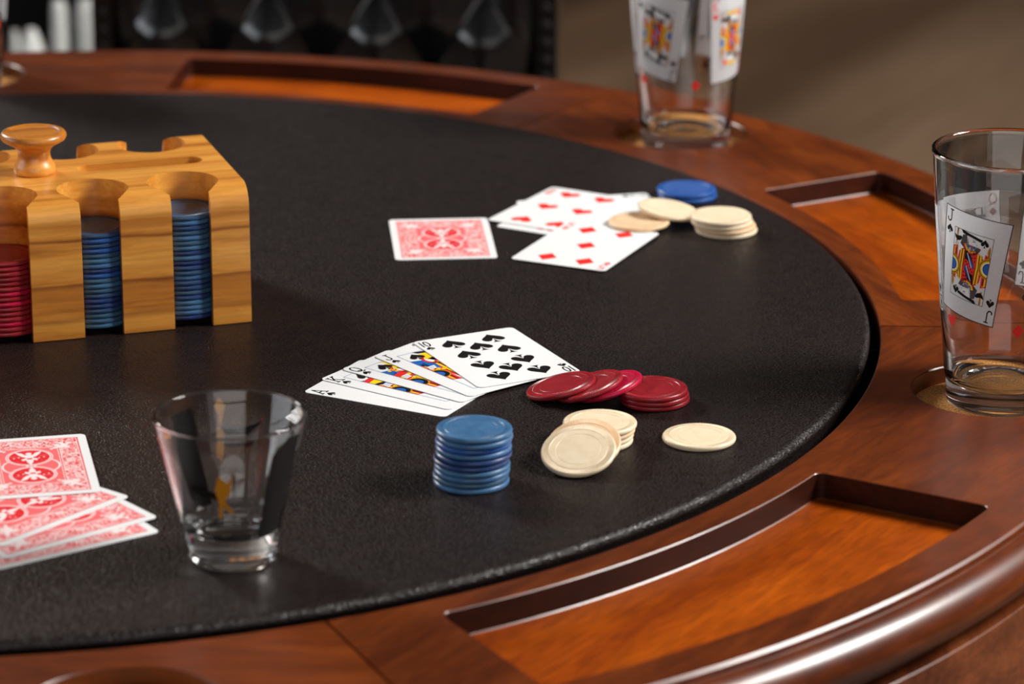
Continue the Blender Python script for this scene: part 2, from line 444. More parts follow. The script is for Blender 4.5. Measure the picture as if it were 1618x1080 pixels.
for i in range(6):
    a0, a1 = SEAMS[i]+0.07, SEAMS[i+1]-0.07
    am = (a0+a1)/2
    pr = rim_profile(); n = 44
    V = []; F = []
    for k in range(n+1):
        t = (a0 + (a1-a0)*k/n - am)*D2R
        V += [(r*math.cos(t), r*math.sin(t), z) for r, z in pr]
    m_ = len(pr)
    for k in range(n):
        for j in range(m_):
            F.append((k*m_+j, k*m_+(j+1) % m_, (k+1)*m_+(j+1) % m_, (k+1)*m_+j))
    F.append(tuple(range(m_))); F.append(tuple(range(n*m_+m_-1, n*m_-1, -1)))
    A_ = (*TRAYS[i], 536, 633, 5, am)
    tray = loft([(rounded_sector(*A_, -1.2), -19), (rounded_sector(*A_), -17.7), (rounded_sector(*A_), ZR-0.45), (rounded_sector(*A_, 1.45), ZR+1)])
    hc = ((588)*math.cos((HOLES[i]-am)*D2R), 588*math.sin((HOLES[i]-am)*D2R))
    ring = lambda rr: [(hc[0]+rr*math.cos(2*PI*k/80), hc[1]+rr*math.sin(2*PI*k/80)) for k in range(80)]
    hole = loft([(ring(HR-0.6), -15), (ring(HR-0.6), ZR-0.7), (ring(HR+1.1), ZR+1)])
    me = boolean((V, F), [tray, hole], 'rim_segment', [WOOD], bevel=0.0, deg=28, wn=True)
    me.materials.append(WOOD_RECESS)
    for p in me.polygons:      # the sides of the milled tray get a darker cherry colour
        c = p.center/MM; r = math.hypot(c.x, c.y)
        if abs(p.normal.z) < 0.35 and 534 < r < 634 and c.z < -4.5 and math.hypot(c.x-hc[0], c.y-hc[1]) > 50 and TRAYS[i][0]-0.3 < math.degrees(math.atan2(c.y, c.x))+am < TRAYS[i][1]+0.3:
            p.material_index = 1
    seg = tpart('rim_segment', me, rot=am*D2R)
    # veneered tray floor, laid just above the milled floor
    poly = rounded_sector(TRAYS[i][0]+0.06, TRAYS[i][1]-0.06, 536.6, 632.4, 4.6, am)
    v, f = prism(poly, -18.95, -18.3)
    tf = mesh('tray_floor', v, f, WOOD_TRAY)
    tpart('tray_floor', tf, parent=seg)
    ck = link('cork_liner', cork_me, parent=seg, loc=(hc[0]*MM, hc[1]*MM, 0))

# ------------------------------------------------------------------ poker chips
def chip_mesh(name, m, R=19.6, T=3.0):
    n = 240
    h = T/2
    prof = [(0, h-0.18), (11.5, h-0.18), (11.75, h-0.30), (12.0, h-0.14), (15.1, h-0.12), (15.35, h-0.30), (15.6, h-0.06), (15.9, h-0.02), (18.3, h), (18.9, h-0.18), (19.4, h-0.65), (R, h-1.2)]
    full = prof + [(r, -z) for r, z in reversed(prof)]
    V = []; F = []; rings = []
    for k, (r, z) in enumerate(full):
        if r < 1e-6:
            rings.append([len(V)]); V.append((0, 0, z)); continue
        rings.append(list(range(len(V), len(V)+n)))
        for i in range(n):
            zz = z
            if k in (7, 8) and i % 2: zz -= 0.28
            if k in (len(full)-8, len(full)-9) and i % 2: zz += 0.28
            V.append((r*math.cos(2*PI*i/n), r*math.sin(2*PI*i/n), zz))
    for a, b_ in zip(rings, rings[1:]):
        for i in range(n):
            j = (i+1) % n
            if len(a) == 1: F.append((a[0], b_[i], b_[j]))
            elif len(b_) == 1: F.append((a[i], a[j], b_[0]))
            else: F.append((a[i], a[j], b_[j], b_[i]))
    me = mesh(name, V, F, m); smooth_angle(me, 22)
    return me
CM = {k: chip_mesh('chip_'+k, m) for k, m in dict(blue=CHIP_BLUE, navy=CHIP_NAVY, azure=CHIP_AZURE, red=CHIP_RED, crimson=CHIP_PINK, cream=CHIP_CREAM, tan=CHIP_TAN).items()}
def chip(kind, x, y, z, label, group=None, normal=(0, 0, 1)):
    q = Vector((0, 0, 1)).rotation_difference(Vector(normal).normalized())
    o = link('poker_chip', CM[kind], label=label, cat='poker chip', group=group)
    o.matrix_world = Matrix.Translation(P(x, y, z)) @ q.to_matrix().to_4x4() @ Matrix.Rotation(random.uniform(0, 6.28), 4, 'Z')
    return o
ORD = ['topmost', 'second from the top', 'third from the top', 'fourth from the top', 'fifth from the top', 'sixth from the top', 'seventh from the top', 'eighth from the top', 'ninth from the top', 'tenth from the top',
       'eleventh from the top', 'twelfth from the top', 'thirteenth from the top', 'fourteenth from the top', 'fifteenth from the top', 'sixteenth from the top', 'seventeenth from the top', 'eighteenth from the top', 'nineteenth from the top', 'twentieth from the top', 'lowest']
def stack(kinds, top, bottom, jitter, what, group, z0=0.05, p=3.0):
    """kinds listed bottom to top"""
    n = len(kinds)
    for i, k in enumerate(kinds):
        f = i/(n-1) if n > 1 else 0
        x = bottom[0]+(top[0]-bottom[0])*f + (random.uniform(-jitter, jitter) if 0 < i < n-1 else 0)
        y = bottom[1]+(top[1]-bottom[1])*f + (random.uniform(-jitter, jitter) if 0 < i < n-1 else 0)
        word = 'lowest' if i == 0 else ORD[n-1-i]
        chip(k, x, y, z0+1.5+p*i, '%s, %s' % (what, word), group)
bk = ['blue', 'navy', 'blue', 'blue', 'navy', 'navy', 'blue', 'azure', 'blue', 'blue']
stack(bk, (-19.3, 1684.6), (-20.8, 1684.0), 0.7, 'blue chip in the loose stack of ten', 'loose stack of ten blue chips')
stack(['red', 'red', 'red'], (76.4, 1809), (77.8, 1811), 0.3, 'dark red chip in the flat stack of three', 'flat stack of three red chips')
chip('red', 26.9, 1818.1, 6.0, 'dull red chip tilted up on the right, leftmost, touching the ten of spades', 'slumped red chips', (-0.235, 0.028, 0.971))
chip('red', 42.1, 1813.9, 7.4, 'dull red chip tilted between the leftmost red chip and the brighter crimson one', 'slumped red chips', (-0.309, 0.016, 0.951))
chip('crimson', 52.5, 1814.0, 7.3, 'brighter crimson chip leaning its right edge on the flat red stack', 'slumped red chips', (-0.296, 0.024, 0.955))
stack(['cream', 'cream', 'tan', 'cream'], (46.5, 1744.8), (44.6, 1745.4), 0.5, 'cream chip in the low stack behind the two tilted cream chips', 'low stack of cream chips')
chip('cream', 34.6, 1706.2, 9.0, 'cream chip tilted towards the viewer, frontmost of the cream chips', 'tilted cream chips', (-0.102, -0.366, 0.925))
chip('tan', 37.4, 1714.9, 9.3, 'orange-tinted cream chip tilted just behind the frontmost cream chip', 'tilted cream chips', (-0.112, -0.37, 0.922))
chip('cream', 99.2, 1747.8, 1.6, 'single cream chip lying flat and alone near the leather edge')
chip('tan', 80.9, 2147.6, 3.1, 'tan chip lying on the face-up cards at the far side', None, (-0.02, -0.0, 0.999))
chip('cream', 100.1, 2163.4, 6.6, 'cream chip tilted between the tan chip and the far cream stack', None, (0.150, -0.02, 0.988))
stack(['cream', 'tan', 'cream', 'cream'], (132.3, 2134.8), (136.2, 2136.7), 0.6, 'cream chip in the far leaning stack by the leather edge', 'far stack of cream chips')
stack(['azure', 'azure'], (114.4, 2217.9), (115.2, 2217.2), 0, 'bright blue chip of the far pair behind the cream chips', 'far pair of blue chips')

# ------------------------------------------------------------------ chip rack
RP = (-152.2, 1949.1); RA = 17.8*D2R
rack = link('chip_rack', None, loc=P(RP[0], RP[1], 0), rot=(0, 0, RA))
rack['label'] = 'pale acacia wood chip rack with turned knob and open pockets'; rack['category'] = 'chip rack'
RW, RD, RH, RR = 226.0, 130.0, 83.0, 12.5
pv = [(0.6, 0), (0, 0.6), (0, RH-RR)] + [(RR-RR*math.cos(t*D2R), RH-RR+RR*math.sin(t*D2R)) for t in range(10, 90, 10)] + [(RR, RH), (RD-RR, RH)]
pv += [(RD-RR+RR*math.sin(t*D2R), RH-RR+RR*math.cos(t*D2R)) for t in range(10, 90, 10)] + [(RD, RH-RR), (RD, 0.6), (RD-0.6, 0)]
n = len(pv)
V = [(0, a, b_) for a, b_ in pv] + [(-RW, a, b_) for a, b_ in pv]
F = [tuple(range(n)), tuple(range(2*n-1, n-1, -1))] + [(i, (i+1) % n, n+(i+1) % n, n+i) for i in range(n)]
POCK = [-34.2, -87.1, -140.0, -192.9]
cuts = []
def keyhole(cx, cy, r, hw, side):
    a = math.asin(hw/r)
    t0 = (-PI/2 + a) if side < 0 else (PI/2 + a)
    pts = [(cx + r*math.cos(t0 + (2*PI-2*a)*k/60), cy + r*math.sin(t0 + (2*PI-2*a)*k/60)) for k in range(61)]
    yo = cy - 40 if side < 0 else cy + 40
    pts += [(pts[-1][0], yo), (pts[0][0], yo)]
    return prism(pts, -5, 95)
for u in POCK:
    cuts.append(keyhole(u, 21.6, 20.6, 11.45, -1))
    cuts.append(keyhole(u, RD-21.6, 20.6, 11.45, 1))
def slot_poly(u0, u1, v0, v1):
    r = (v1-v0)/2; c = (v0+v1)/2
    return [(u1-r+r*math.cos(t), c+r*math.sin(t)) for t in np.linspace(-PI/2, PI/2, 14)] + [(u0+r+r*math.cos(t), c+r*math.sin(t)) for t in np.linspace(PI/2, 1.5*PI, 14)]
cuts.append(prism(slot_poly(-87.5, -12.5, 57.5, 72.5), 12, 95))
cuts.append(prism(slot_poly(-213.5, -138.5, 57.5, 72.5), 12, 95))
body = link('rack_body', boolean((V, F), cuts, 'rack_body', [ACACIA], bevel=0.35, deg=20), parent=rack)
v, f = box_geo(-RW+3, -3, 6, RD-6, 0.4, 3.9)
link('base_board', mesh('base_board', v, f, FELT), parent=rack)
KP = [(0, 0), (11.4, 0), (12.1, 0.8), (12.2, 3.4), (11.7, 5.2), (10.6, 7), (9.6, 9.5), (9.3, 12), (10.0, 14.5), (12.0, 16.6), (15.5, 18.6), (18.3, 20.2), (19.3, 22.0), (19.2, 23.4), (18.2, 24.8), (16.6, 25.3), (15.2, 25.0), (14.6, 24.3), (13.5, 24.3), (8, 24.7), (0, 24.9)]
link('knob', lathe('knob', KP, ACACIA, n=72, deg=50), parent=rack, loc=(-112.5*MM, RD/2*MM, RH*MM))
ca, sa = math.cos(RA), math.sin(RA)
def rackpt(u, v): return (RP[0]+u*ca-v*sa, RP[1]+u*sa+v*ca)
for u, kinds, what, grp in ((POCK[0], 21, 'blue chip in the right-hand front pocket of the rack', 'blue chips in the right-hand rack pocket'),
                            (POCK[1], 19, 'blue chip in the second front pocket from the right', 'blue chips in the second rack pocket'),
                            (POCK[2], 15, 'red chip in the front rack pocket at the photo\'s left edge', 'red chips in the rack')):
    c = rackpt(u, 21.6)
    ks = [(random.choice(['navy', 'azure', 'blue', 'navy']) if 'blue' in grp else random.choice(['red', 'red', 'crimson'])) for _ in range(kinds)]
    ks[-1] = 'navy' if 'blue' in grp else 'red'
    if 'blue' in grp: ks = ks
    stack(ks, c, c, 0.35, what, grp, z0=4.0, p=3.0)

# ------------------------------------------------------------------ playing cards: flat prints drawn as polygons
CWD, CLG, CT = 63.5, 88.9, 0.30
def rrect(wd, hg, r, k=6):
    pts = []
    for cx, cy, t0 in ((wd/2-r, hg/2-r, 0), (-wd/2+r, hg/2-r, 90), (-wd/2+r, -hg/2+r, 180), (wd/2-r, -hg/2+r, 270)):
        for i in range(k+1):
            t = (t0+90*i/k)*D2R; pts.append((cx+r*math.cos(t), cy+r*math.sin(t)))
    return pts
def circ(cx, cy, r, n=36, ry=None):
    ry = ry or r
    return [(cx+r*math.cos(2*PI*i/n), cy+ry*math.sin(2*PI*i/n)) for i in range(n)]
def tf(pts, s=1.0, dx=0.0, dy=0.0, rot=0.0, sy=None):
    sy = s if sy is None else sy
    c, s_ = math.cos(rot), math.sin(rot)
    return [(x*s*c - y*sy*s_ + dx, x*s*s_ + y*sy*c + dy) for x, y in pts]
def heart():
    return [(16*math.sin(t)**3/17, (13*math.cos(t)-5*math.cos(2*t)-2*math.cos(3*t)-math.cos(4*t)+2.5)/17) for t in [-2*PI*i/40 for i in range(40)]]
def pip(suit):
    """polygons of a pip about 2 units high centred at the origin"""
    if suit == 'h': return [heart()]
    if suit == 'd':
        return [[(0, -1), (0.86, 0), (0, 1), (-0.86, 0)]]
    if suit == 's':
        half = [(0, 1.0), (0.09, 0.86), (0.30, 0.62), (0.58, 0.36), (0.82, 0.10), (0.92, -0.14), (0.92, -0.36), (0.80, -0.56), (0.60, -0.66), (0.40, -0.64), (0.24, -0.52), (0.13, -0.34), (0.05, -0.12)]
        stem = [(0.05, -0.45), (0.13, -0.78), (0.36, -0.98)]
        return [[(x, y) for x, y in half] + [(-x, y) for x, y in reversed(half[1:])], [(0.0, -0.08)] + stem + [(-x, y) for x, y in reversed(stem)]]
    return [circ(0, 0.5, 0.45, 20), circ(-0.48, -0.18, 0.45, 20), circ(0.48, -0.18, 0.45, 20), [(-0.16, 0.3), (-0.14, -0.4), (-0.45, -0.98), (0.45, -0.98), (0.14, -0.4), (0.16, 0.3)]]
GL = {'A': [[(0, 0), (0.36, 1), (0.72, 0)], [(0.14, 0.35), (0.58, 0.35)], [(-0.1, 0), (0.16, 0)], [(0.56, 0), (0.84, 0)]],
      'K': [[(0.08, 0), (0.08, 1)], [(0.68, 1), (0.12, 0.42)], [(0.3, 0.58), (0.68, 0)], [(-0.06, 0), (0.24, 0)], [(-0.06, 1), (0.24, 1)], [(0.52, 0), (0.82, 0)], [(0.52, 1), (0.8, 1)]],
      'Q': [[(0.36+0.34*math.sin(t), 0.52+0.48*math.cos(t)) for t in [2*PI*i/16 for i in range(17)]], [(0.2, 0.22), (0.42, 0.2), (0.6, -0.06), (0.8, 0.02)]],
      'J': [[(0.5, 1), (0.5, 0.22), (0.4, 0.04), (0.22, 0), (0.06, 0.08), (0.04, 0.26)], [(0.32, 1), (0.7, 1)]],
      '1': [[(0.16, 0), (0.16, 1)]],
      '0': [[(0.36+0.26*math.sin(t), 0.5+0.48*math.cos(t)) for t in [2*PI*i/16 for i in range(17)]]],
      '5': [[(0.62, 1), (0.16, 1), (0.12, 0.56), (0.36, 0.64), (0.6, 0.52), (0.66, 0.3), (0.54, 0.08), (0.3, 0), (0.08, 0.12)]],
      '6': [[(0.58, 0.92), (0.34, 1), (0.14, 0.74), (0.1, 0.3), (0.24, 0.02), (0.48, 0.02), (0.62, 0.24), (0.54, 0.5), (0.3, 0.56), (0.12, 0.4)]],
      '2': [[(0.08, 0.78), (0.2, 0.97), (0.46, 0.99), (0.62, 0.8), (0.54, 0.55), (0.08, 0.02), (0.66, 0.02)]]}
def ribbon(pts, hw):
    out = []
    for (x0, y0), (x1, y1) in zip(pts, pts[1:]):
        dx, dy = x1-x0, y1-y0; L = math.hypot(dx, dy)
        if L < 1e-9: continue
        ux, uy = dx/L*hw, dy/L*hw
        out.append([(x0-ux*0.6-uy, y0-uy*0.6+ux), (x0-ux*0.6+uy, y0-uy*0.6-ux), (x1+ux*0.6+uy, y1+uy*0.6-ux), (x1+ux*0.6-uy, y1+uy*0.6+ux)])
    return out
class Print:
    def __init__(s): s.items = []
    def add(s, c, poly, layer=1): s.items.append((c, poly, layer))
    def addm(s, c, polys, layer=1):
        for p in polys: s.add(c, p, layer)
    def text(s, c, txt, x, y, h, hw=0.045, rot=0.0, layer=2, sx=0.85):
        adv = 0.0
        wid = sum(0.42 if ch == '1' else 0.78 for ch in txt)
        for ch in txt:
            for st in GL[ch]:
                pts = [((a + adv - wid/2)*h*sx, (b_-0.5)*h) for a, b_ in st]
                s.addm(c, [tf(q, 1, x, y, rot) for q in ribbon(pts, hw*h)], layer)
            adv += 0.42 if ch == '1' else 0.78
    def pips(s, c, suit, x, y, size, rot=0.0, layer=1):
        s.addm(c, [tf(p, size/2, x, y, rot) for p in pip(suit)], layer)
    def frame(s, c, hx, hy, t, layer=1):
        s.addm(c, [[(-hx, hy-t), (hx, hy-t), (hx, hy), (-hx, hy)], [(-hx, -hy), (hx, -hy), (hx, -hy+t), (-hx, -hy+t)],
                   [(-hx, -hy+t), (-hx+t, -hy+t), (-hx+t, hy-t), (-hx, hy-t)], [(hx-t, -hy+t), (hx, -hy+t), (hx, hy-t), (hx-t, hy-t)]], layer)

def arcband(cx, cy, r0, r1, a0, a1, n=14, ky=1.0):
    o = [(cx+r1*math.cos(t*D2R), cy+ky*r1*math.sin(t*D2R)) for t in np.linspace(a0, a1, n)]
    i = [(cx+r0*math.cos(t*D2R), cy+ky*r0*math.sin(t*D2R)) for t in np.linspace(a1, a0, n)]
    return o+i
def strips(a, b_, n):
    """split the quad between polylines a and b (2 points each) into n strips"""
    out = []
    for i in range(n):
        l = lambda p, q, f: (p[0]+(q[0]-p[0])*f, p[1]+(q[1]-p[1])*f)
        out.append([l(*a, i/n), l(*a, (i+1)/n), l(*b_, (i+1)/n), l(*b_, i/n)])
    return out
def court(pr, rank, suit, fx, fy, style='paper', pipsize=10.0):
    """double-ended figure inside a frame of half size fx, fy; half is drawn in x -1..1, y 0..1 and turned for the other end"""
    H_ = []
    A = lambda c, p, l=2: H_.append((c, p, l))
    robe1, robe2, robe3 = {'J': ('R', 'Y', 'B'), 'Q': ('Y', 'R', 'B'), 'K': ('R', 'Y', 'K')}[rank]
    # robe body
    A(robe1, [(-0.72, 0), (-0.62, 0.36), (-0.30, 0.54), (0.34, 0.50), (0.66, 0.34), (0.76, 0)])
    A('K', [(-0.26, 0), (-0.30, 0.46), (0.0, 0.40), (0.30, 0.0)], 3)
    A('B', [(-0.22, 0.40), (-0.02, 0.30), (0.28, 0.02), (0.10, 0.0)], 4)
    A('W', [(-0.20, 0.40), (-0.16, 0.40), (0.16, 0.0), (0.12, 0.0)], 5)
    A('R', [(0.02, 0.36), (0.32, 0.34), (0.34, 0.06), (0.20, 0.14)], 4)
    for q in ((0.12, 0.29), (0.26, 0.20), (0.24, 0.31)): A('K', circ(q[0], q[1], 0.035, 8, 0.022), 5)
    A('R', [(-0.26, 0.20), (-0.06, 0.16), (0.06, 0.0), (-0.26, 0.0)], 4)
    for q in ((-0.18, 0.12), (-0.10, 0.06)): A('K', circ(q[0], q[1], 0.035, 8, 0.022), 5)
    for x in (0.38, 0.52): A('Y', [(x, 0), (x-0.02, 0.46), (x+0.06, 0.44), (x+0.08, 0)], 4); A('K', [(x+0.08, 0), (x+0.06, 0.44), (x+0.09, 0.43), (x+0.11, 0)], 5)
    for x in (-0.44, -0.58): A('Y', [(x, 0), (x+0.04, 0.44), (x+0.11, 0.46), (x+0.08, 0)], 4); A('K', [(x+0.08, 0), (x+0.11, 0.46), (x+0.14, 0.47), (x+0.11, 0)], 5)
    # collar bands
    A('B', arcband(0.0, 0.72, 0.27, 0.33, 205, 335, ky=0.72), 6)
    A('Y', arcband(0.0, 0.72, 0.33, 0.41, 200, 340, ky=0.72), 6)
    A('R', arcband(0.0, 0.72, 0.41, 0.47, 198, 342, ky=0.72), 6)
    A('K', arcband(0.0, 0.72, 0.47, 0.50, 198, 342, ky=0.72), 6)
    for sx in (-1, 1):      # sleeves fill the sides of the frame
        A('R', [(sx*1.0, 0.0), (sx*1.0, 0.44), (sx*0.72, 0.50), (sx*0.70, 0.0)], 2)
        A('K', [(sx*0.84, 0.0), (sx*0.84, 0.46), (sx*0.80, 0.47), (sx*0.78, 0.0)], 3)
        A('Y', [(sx*0.94, 0.0), (sx*0.94, 0.42), (sx*0.88, 0.44), (sx*0.87, 0.0)], 3)
    nhead = len(H_)
    # head
    A('D' if style == 'glass' else 'Y', [(-0.42, 0.86), (-0.24, 0.90), (-0.14, 0.70), (-0.12, 0.54), (-0.34, 0.50), (-0.50, 0.58), (-0.46, 0.70)], 6)
    A('D' if style == 'glass' else 'Y', [(0.18, 0.60), (0.30, 0.64), (0.36, 0.55), (0.28, 0.48), (0.14, 0.51)], 7)
    A('W', [(-0.24, 0.88), (0.22, 0.84), (0.24, 0.70), (0.30, 0.66), (0.20, 0.60), (0.16, 0.52), (-0.06, 0.50), (-0.16, 0.58)], 6)
    A('K', [(0.02, 0.765), (0.12, 0.775), (0.14, 0.755), (0.03, 0.745)], 8)
    A('K', [(0.0, 0.80), (0.15, 0.815), (0.15, 0.805), (0.0, 0.79)], 8)
    A('K', [(0.16, 0.74), (0.235, 0.68), (0.15, 0.672), (0.21, 0.688)], 8)
    A('K', [(0.06, 0.61), (0.18, 0.63), (0.18, 0.618), (0.06, 0.598)], 8)
    if rank == 'J':
        A('K', [(-0.52, 1.0), (-0.40, 0.99), (0.42, 0.88), (0.36, 0.80), (-0.02, 0.86), (-0.42, 0.90)], 7)
    else:
        A('Y', [(-0.34, 0.86), (-0.46, 1.0), (-0.16, 0.94), (0.0, 1.0), (0.16, 0.92), (0.40, 0.98), (0.28, 0.82)], 7)
        A('R', [(-0.20, 0.88), (0.0, 0.93), (0.20, 0.85), (0.0, 0.86)], 8)
        A('K', [(-0.34, 0.86), (0.28, 0.82), (0.28, 0.805), (-0.34, 0.842)], 8)
    if style == 'glass':
        H_[nhead:] = [(c_, [(x*1.22, y) for x, y in p], l) for c_, p, l in H_[nhead:]]
    # attribute on the left
    if style == 'glass':
        A('G', [(-0.88, 0.40), (-0.80, 0.40), (-0.76, 0.98), (-0.85, 0.98)], 6)
        for k in range(6): A('K', [(-0.86, 0.86+0.02*k), (-0.77, 0.87+0.02*k), (-0.77, 0.876+0.02*k), (-0.86, 0.866+0.02*k)], 7)
        A('K', [(-0.98, 0.80), (-0.84, 0.76), (-0.60, 0.80), (-0.52, 0.76), (-0.62, 0.66), (-0.80, 0.62), (-0.94, 0.70)], 7)
        A('W', [(-0.96, 0.46), (-0.70, 0.50), (-0.66, 0.60), (-0.90, 0.58)], 8)
        for k in range(3): A('K', [(-0.92, 0.49+0.03*k), (-0.70, 0.52+0.03*k), (-0.70, 0.527+0.03*k), (-0.92, 0.497+0.03*k)], 9)
        A('G', [(0.86, 0.26), (0.96, 0.30), (0.94, 0.66), (0.88, 0.76), (0.80, 0.62)], 6)
        A('K', [(0.89, 0.30), (0.92, 0.31), (0.90, 0.72), (0.88, 0.70)], 7)
    else:
        A('R', [(-0.20, 1.0), (0.45, 1.0), (0.40, 0.93), (0.05, 0.94)], 2)
        A('B', [(-1.0, 0.66), (-0.66, 0.60), (-0.52, 0.40), (-0.62, 0.12), (-0.90, 0.30), (-1.0, 0.42)], 3)
        A('Y', [(-0.56, 0.74), (-0.44, 0.88), (-0.28, 0.82), (-0.34, 0.64), (-0.50, 0.60)], 5)
        A('R', arcband(-0.30, 0.55, 0.30, 0.38, 130, 250, ky=0.6), 7)
        for k in range(7): A('K', [(-0.60+0.05*k, 0.44-0.015*k), (-0.575+0.05*k, 0.44-0.015*k), (-0.565+0.05*k, 0.36-0.015*k), (-0.59+0.05*k, 0.36-0.015*k)], 8)
        A('W', [(-0.96, 0.14), (-0.72, 0.16), (-0.66, 0.30), (-0.90, 0.28)], 7)
        for k in range(3): A('B', [(-0.92, 0.17+0.035*k), (-0.72, 0.19+0.035*k), (-0.72, 0.198+0.035*k), (-0.92, 0.178+0.035*k)], 8)
        for k in range(4): A('Y', circ(-0.86+0.11*k, 0.06+0.035*(k % 2), 0.09, 12, 0.035), 8)
        if rank == 'Q':
            A('R', circ(-0.66, 0.58, 0.09, 8, 0.045), 8); A('Y', circ(-0.66, 0.58, 0.05, 8, 0.026), 9)
            for k in range(4): A('Y', circ(-0.66+0.14*math.cos(k*PI/2), 0.58+0.07*math.sin(k*PI/2), 0.06, 8, 0.03), 8)
            A('R', [(-1.0, 0.40), (-0.60, 0.46), (-0.50, 0.20), (-1.0, 0.08)], 4)
            A('Y', [(-1.0, 0.26), (-0.5, 0.32), (-0.5, 0.26), (-1.0, 0.18)], 5)
        if rank == 'K':
            A('R', [(-1.0, 0.62), (-0.60, 0.66), (-0.56, 0.52), (-1.0, 0.44)], 4)
            A('Y', [(-1.0, 0.50), (-0.56, 0.56), (-0.50, 0.34), (-1.0, 0.34)], 5)
            A('K', [(-1.0, 0.40), (-0.6, 0.36), (-0.6, 0.31), (-1.0, 0.32)], 6)
    # shield on the right: rings (drawn once, its turned twin lands on the left)
    cxs, cys = 0.98, 0.10
    for c_, r in (('G', 0.50), ('K', 0.43), ('Y', 0.40), ('W', 0.33), ('K', 0.28), ('B', 0.25)):
        if style == 'paper': r *= 0.62
        pts = [(cxs+r*math.cos(t*D2R), cys+0.62*r*math.sin(t*D2R)) for t in range(90, 271, 12)]
        lay = {'G': 9, 'K': 10, 'Y': 11, 'W': 12, 'B': 14}[c_] if not (c_ == 'K' and r < 0.3) else 13
        A(c_, pts, lay)
    for sgn in (1, -1):
        for c_, p, l in H_:
            pr.add(c_, [(sgn*x*fx, sgn*y*fy) for x, y in p], l + (0 if sgn == 1 else 0))
        pr.pips('K' if suit in 'sc' else 'R', suit, sgn*(-0.62 if style == 'paper' else 0.62)*fx, sgn*(0.79 if style == 'paper' else 0.80)*fy, pipsize, 0 if sgn == 1 else PI, 15)
    pr.frame('L' if style == 'paper' else 'K', fx, fy, 0.28, 16)

def face_print(rank, suit):
    pr = Print(); c = 'K' if suit in 'sc' else 'R'
    for sgn in (1, -1):
        r = 0 if sgn == 1 else PI
        pr.text(c, rank, sgn*-27.0, sgn*37.2, 8.6, hw=0.055, rot=r, sx=0.62 if rank == '10' else 0.8)
        pr.pips(c, suit, sgn*-27.2, sgn*29.3, 5.6, r, 2)
    xs, yy = 12.6, 31.0
    L_ = {'10': [(-xs, yy), (xs, yy), (-xs, 10.3), (xs, 10.3), (0, 20.6), (-xs, -10.3), (xs, -10.3), (-xs, -yy), (xs, -yy), (0, -20.6)],
          '5': [(-xs, yy), (xs, yy), (0, 0), (-xs, -yy), (xs, -yy)], '6': [(-xs, yy), (xs, yy), (-xs, 0), (xs, 0), (-xs, -yy), (xs, -yy)],
          '2': [(0, yy), (0, -yy)], 'A': [(0, 0)]}
    if rank in L_:
        for x, y in L_[rank]: pr.pips(c, suit, x, y, 15.0 if rank != 'A' else 26, 0 if y >= 0 else PI, 2)
    else: court(pr, rank, suit, 21.8, 35.6)
    return pr
def back_print():
    pr = Print()
    pr.add('r', rrect(54.6, 80.0, 0.4), 1)
    pr.add('w', rrect(53.2, 78.6, 0.3), 2)
    pr.add('f', rrect(52.4, 77.8, 0.3), 3)
    pr.add('w', rrect(33.6, 55.2, 0.5), 4); pr.add('r', rrect(32.8, 54.4, 0.4), 5); pr.add('w', rrect(31.6, 53.2, 0.4), 6); pr.add('p', rrect(30.8, 52.4, 0.4), 7)
    for s in (1, -1):
        pr.add('w', circ(s*3.2, 0, 12.0), 8); pr.add('p', circ(s*3.2, 0, 11.0), 9)
    for s in (1, -1):
        pr.add('w', circ(0, s*13.2, 12.4), 10); pr.add('p', circ(0, s*13.2, 11.8), 11); pr.add('w', circ(0, s*13.2, 11.3), 12); pr.add('r', circ(0, s*13.2, 10.6), 13)
        A = lambda p, l=14, c='w': pr.add(c, [(s*x, s*y) for x, y in p], l)
        A([(0, 1.5), (1.6, 6), (2.0, 10), (-2.0, 10), (-1.6, 6)])
        A(circ(0, 14.5, 2.7, 14)); A(circ(0, 18.6, 1.7, 12))
        A([(1.5, 15.5), (3.4, 19.5), (7.0, 21.6), (5.6, 17.5), (3.2, 13.6)], 15); A([(-1.5, 15.5), (-3.4, 19.5), (-7.0, 21.6), (-5.6, 17.5), (-3.2, 13.6)], 15)
        A([(1.2, 12.5), (4.4, 10.5), (3.6, 8.0), (1.6, 9.5)], 15); A([(-1.2, 12.5), (-4.4, 10.5), (-3.6, 8.0), (-1.6, 9.5)], 15)
        for q in range(7):
            x = -8 + 2.6*q
            if abs(x) > 3: A(circ(x, 12.6+1.2*math.sin(q*2.1), 0.55, 8), 14)
            A(circ(x*0.8, 8.0 if abs(x) > 4 else 21.8, 0.4, 8), 14, 'p')
        A([(-9.8, 15.2), (-5, 14.2), (-5, 14.8), (-9.6, 15.9)], 14, 'p'); A([(9.8, 15.2), (5, 14.2), (5, 14.8), (9.6, 15.9)], 14, 'p')
        for sx in (1, -1):
            for (x, y, r) in ((17.5, 26.5, 2.3), (19.6, 29.2, 2.1), (15.6, 28.6, 1.8), (20.8, 25.6, 1.6), (22.2, 31.6, 1.5), (17.8, 31.8, 1.5), (14.4, 25.0, 1.3)):
                A(circ(sx*x, y, r, 12), 16)
            A(arcband(sx*7.0, 33.0, 3.2, 4.1, 0, 180), 16); A(arcband(sx*7.0, 33.0, 1.2, 1.9, 0, 300), 16)
            A(arcband(sx*23.0, 13.0, 1.8, 2.5, 0, 320), 16); A(arcband(sx*21.0, 5.0, 1.8, 2.5, 0, 320), 16)
            A(circ(sx*12.4, 23.6, 1.0, 10), 16)
    pr.add('w', circ(-2, 0, 0.9, 10), 17); pr.add('w', circ(2, 0, 0.9, 10), 17); pr.add('w', circ(0, 0, 0.7, 10), 17)
    return pr
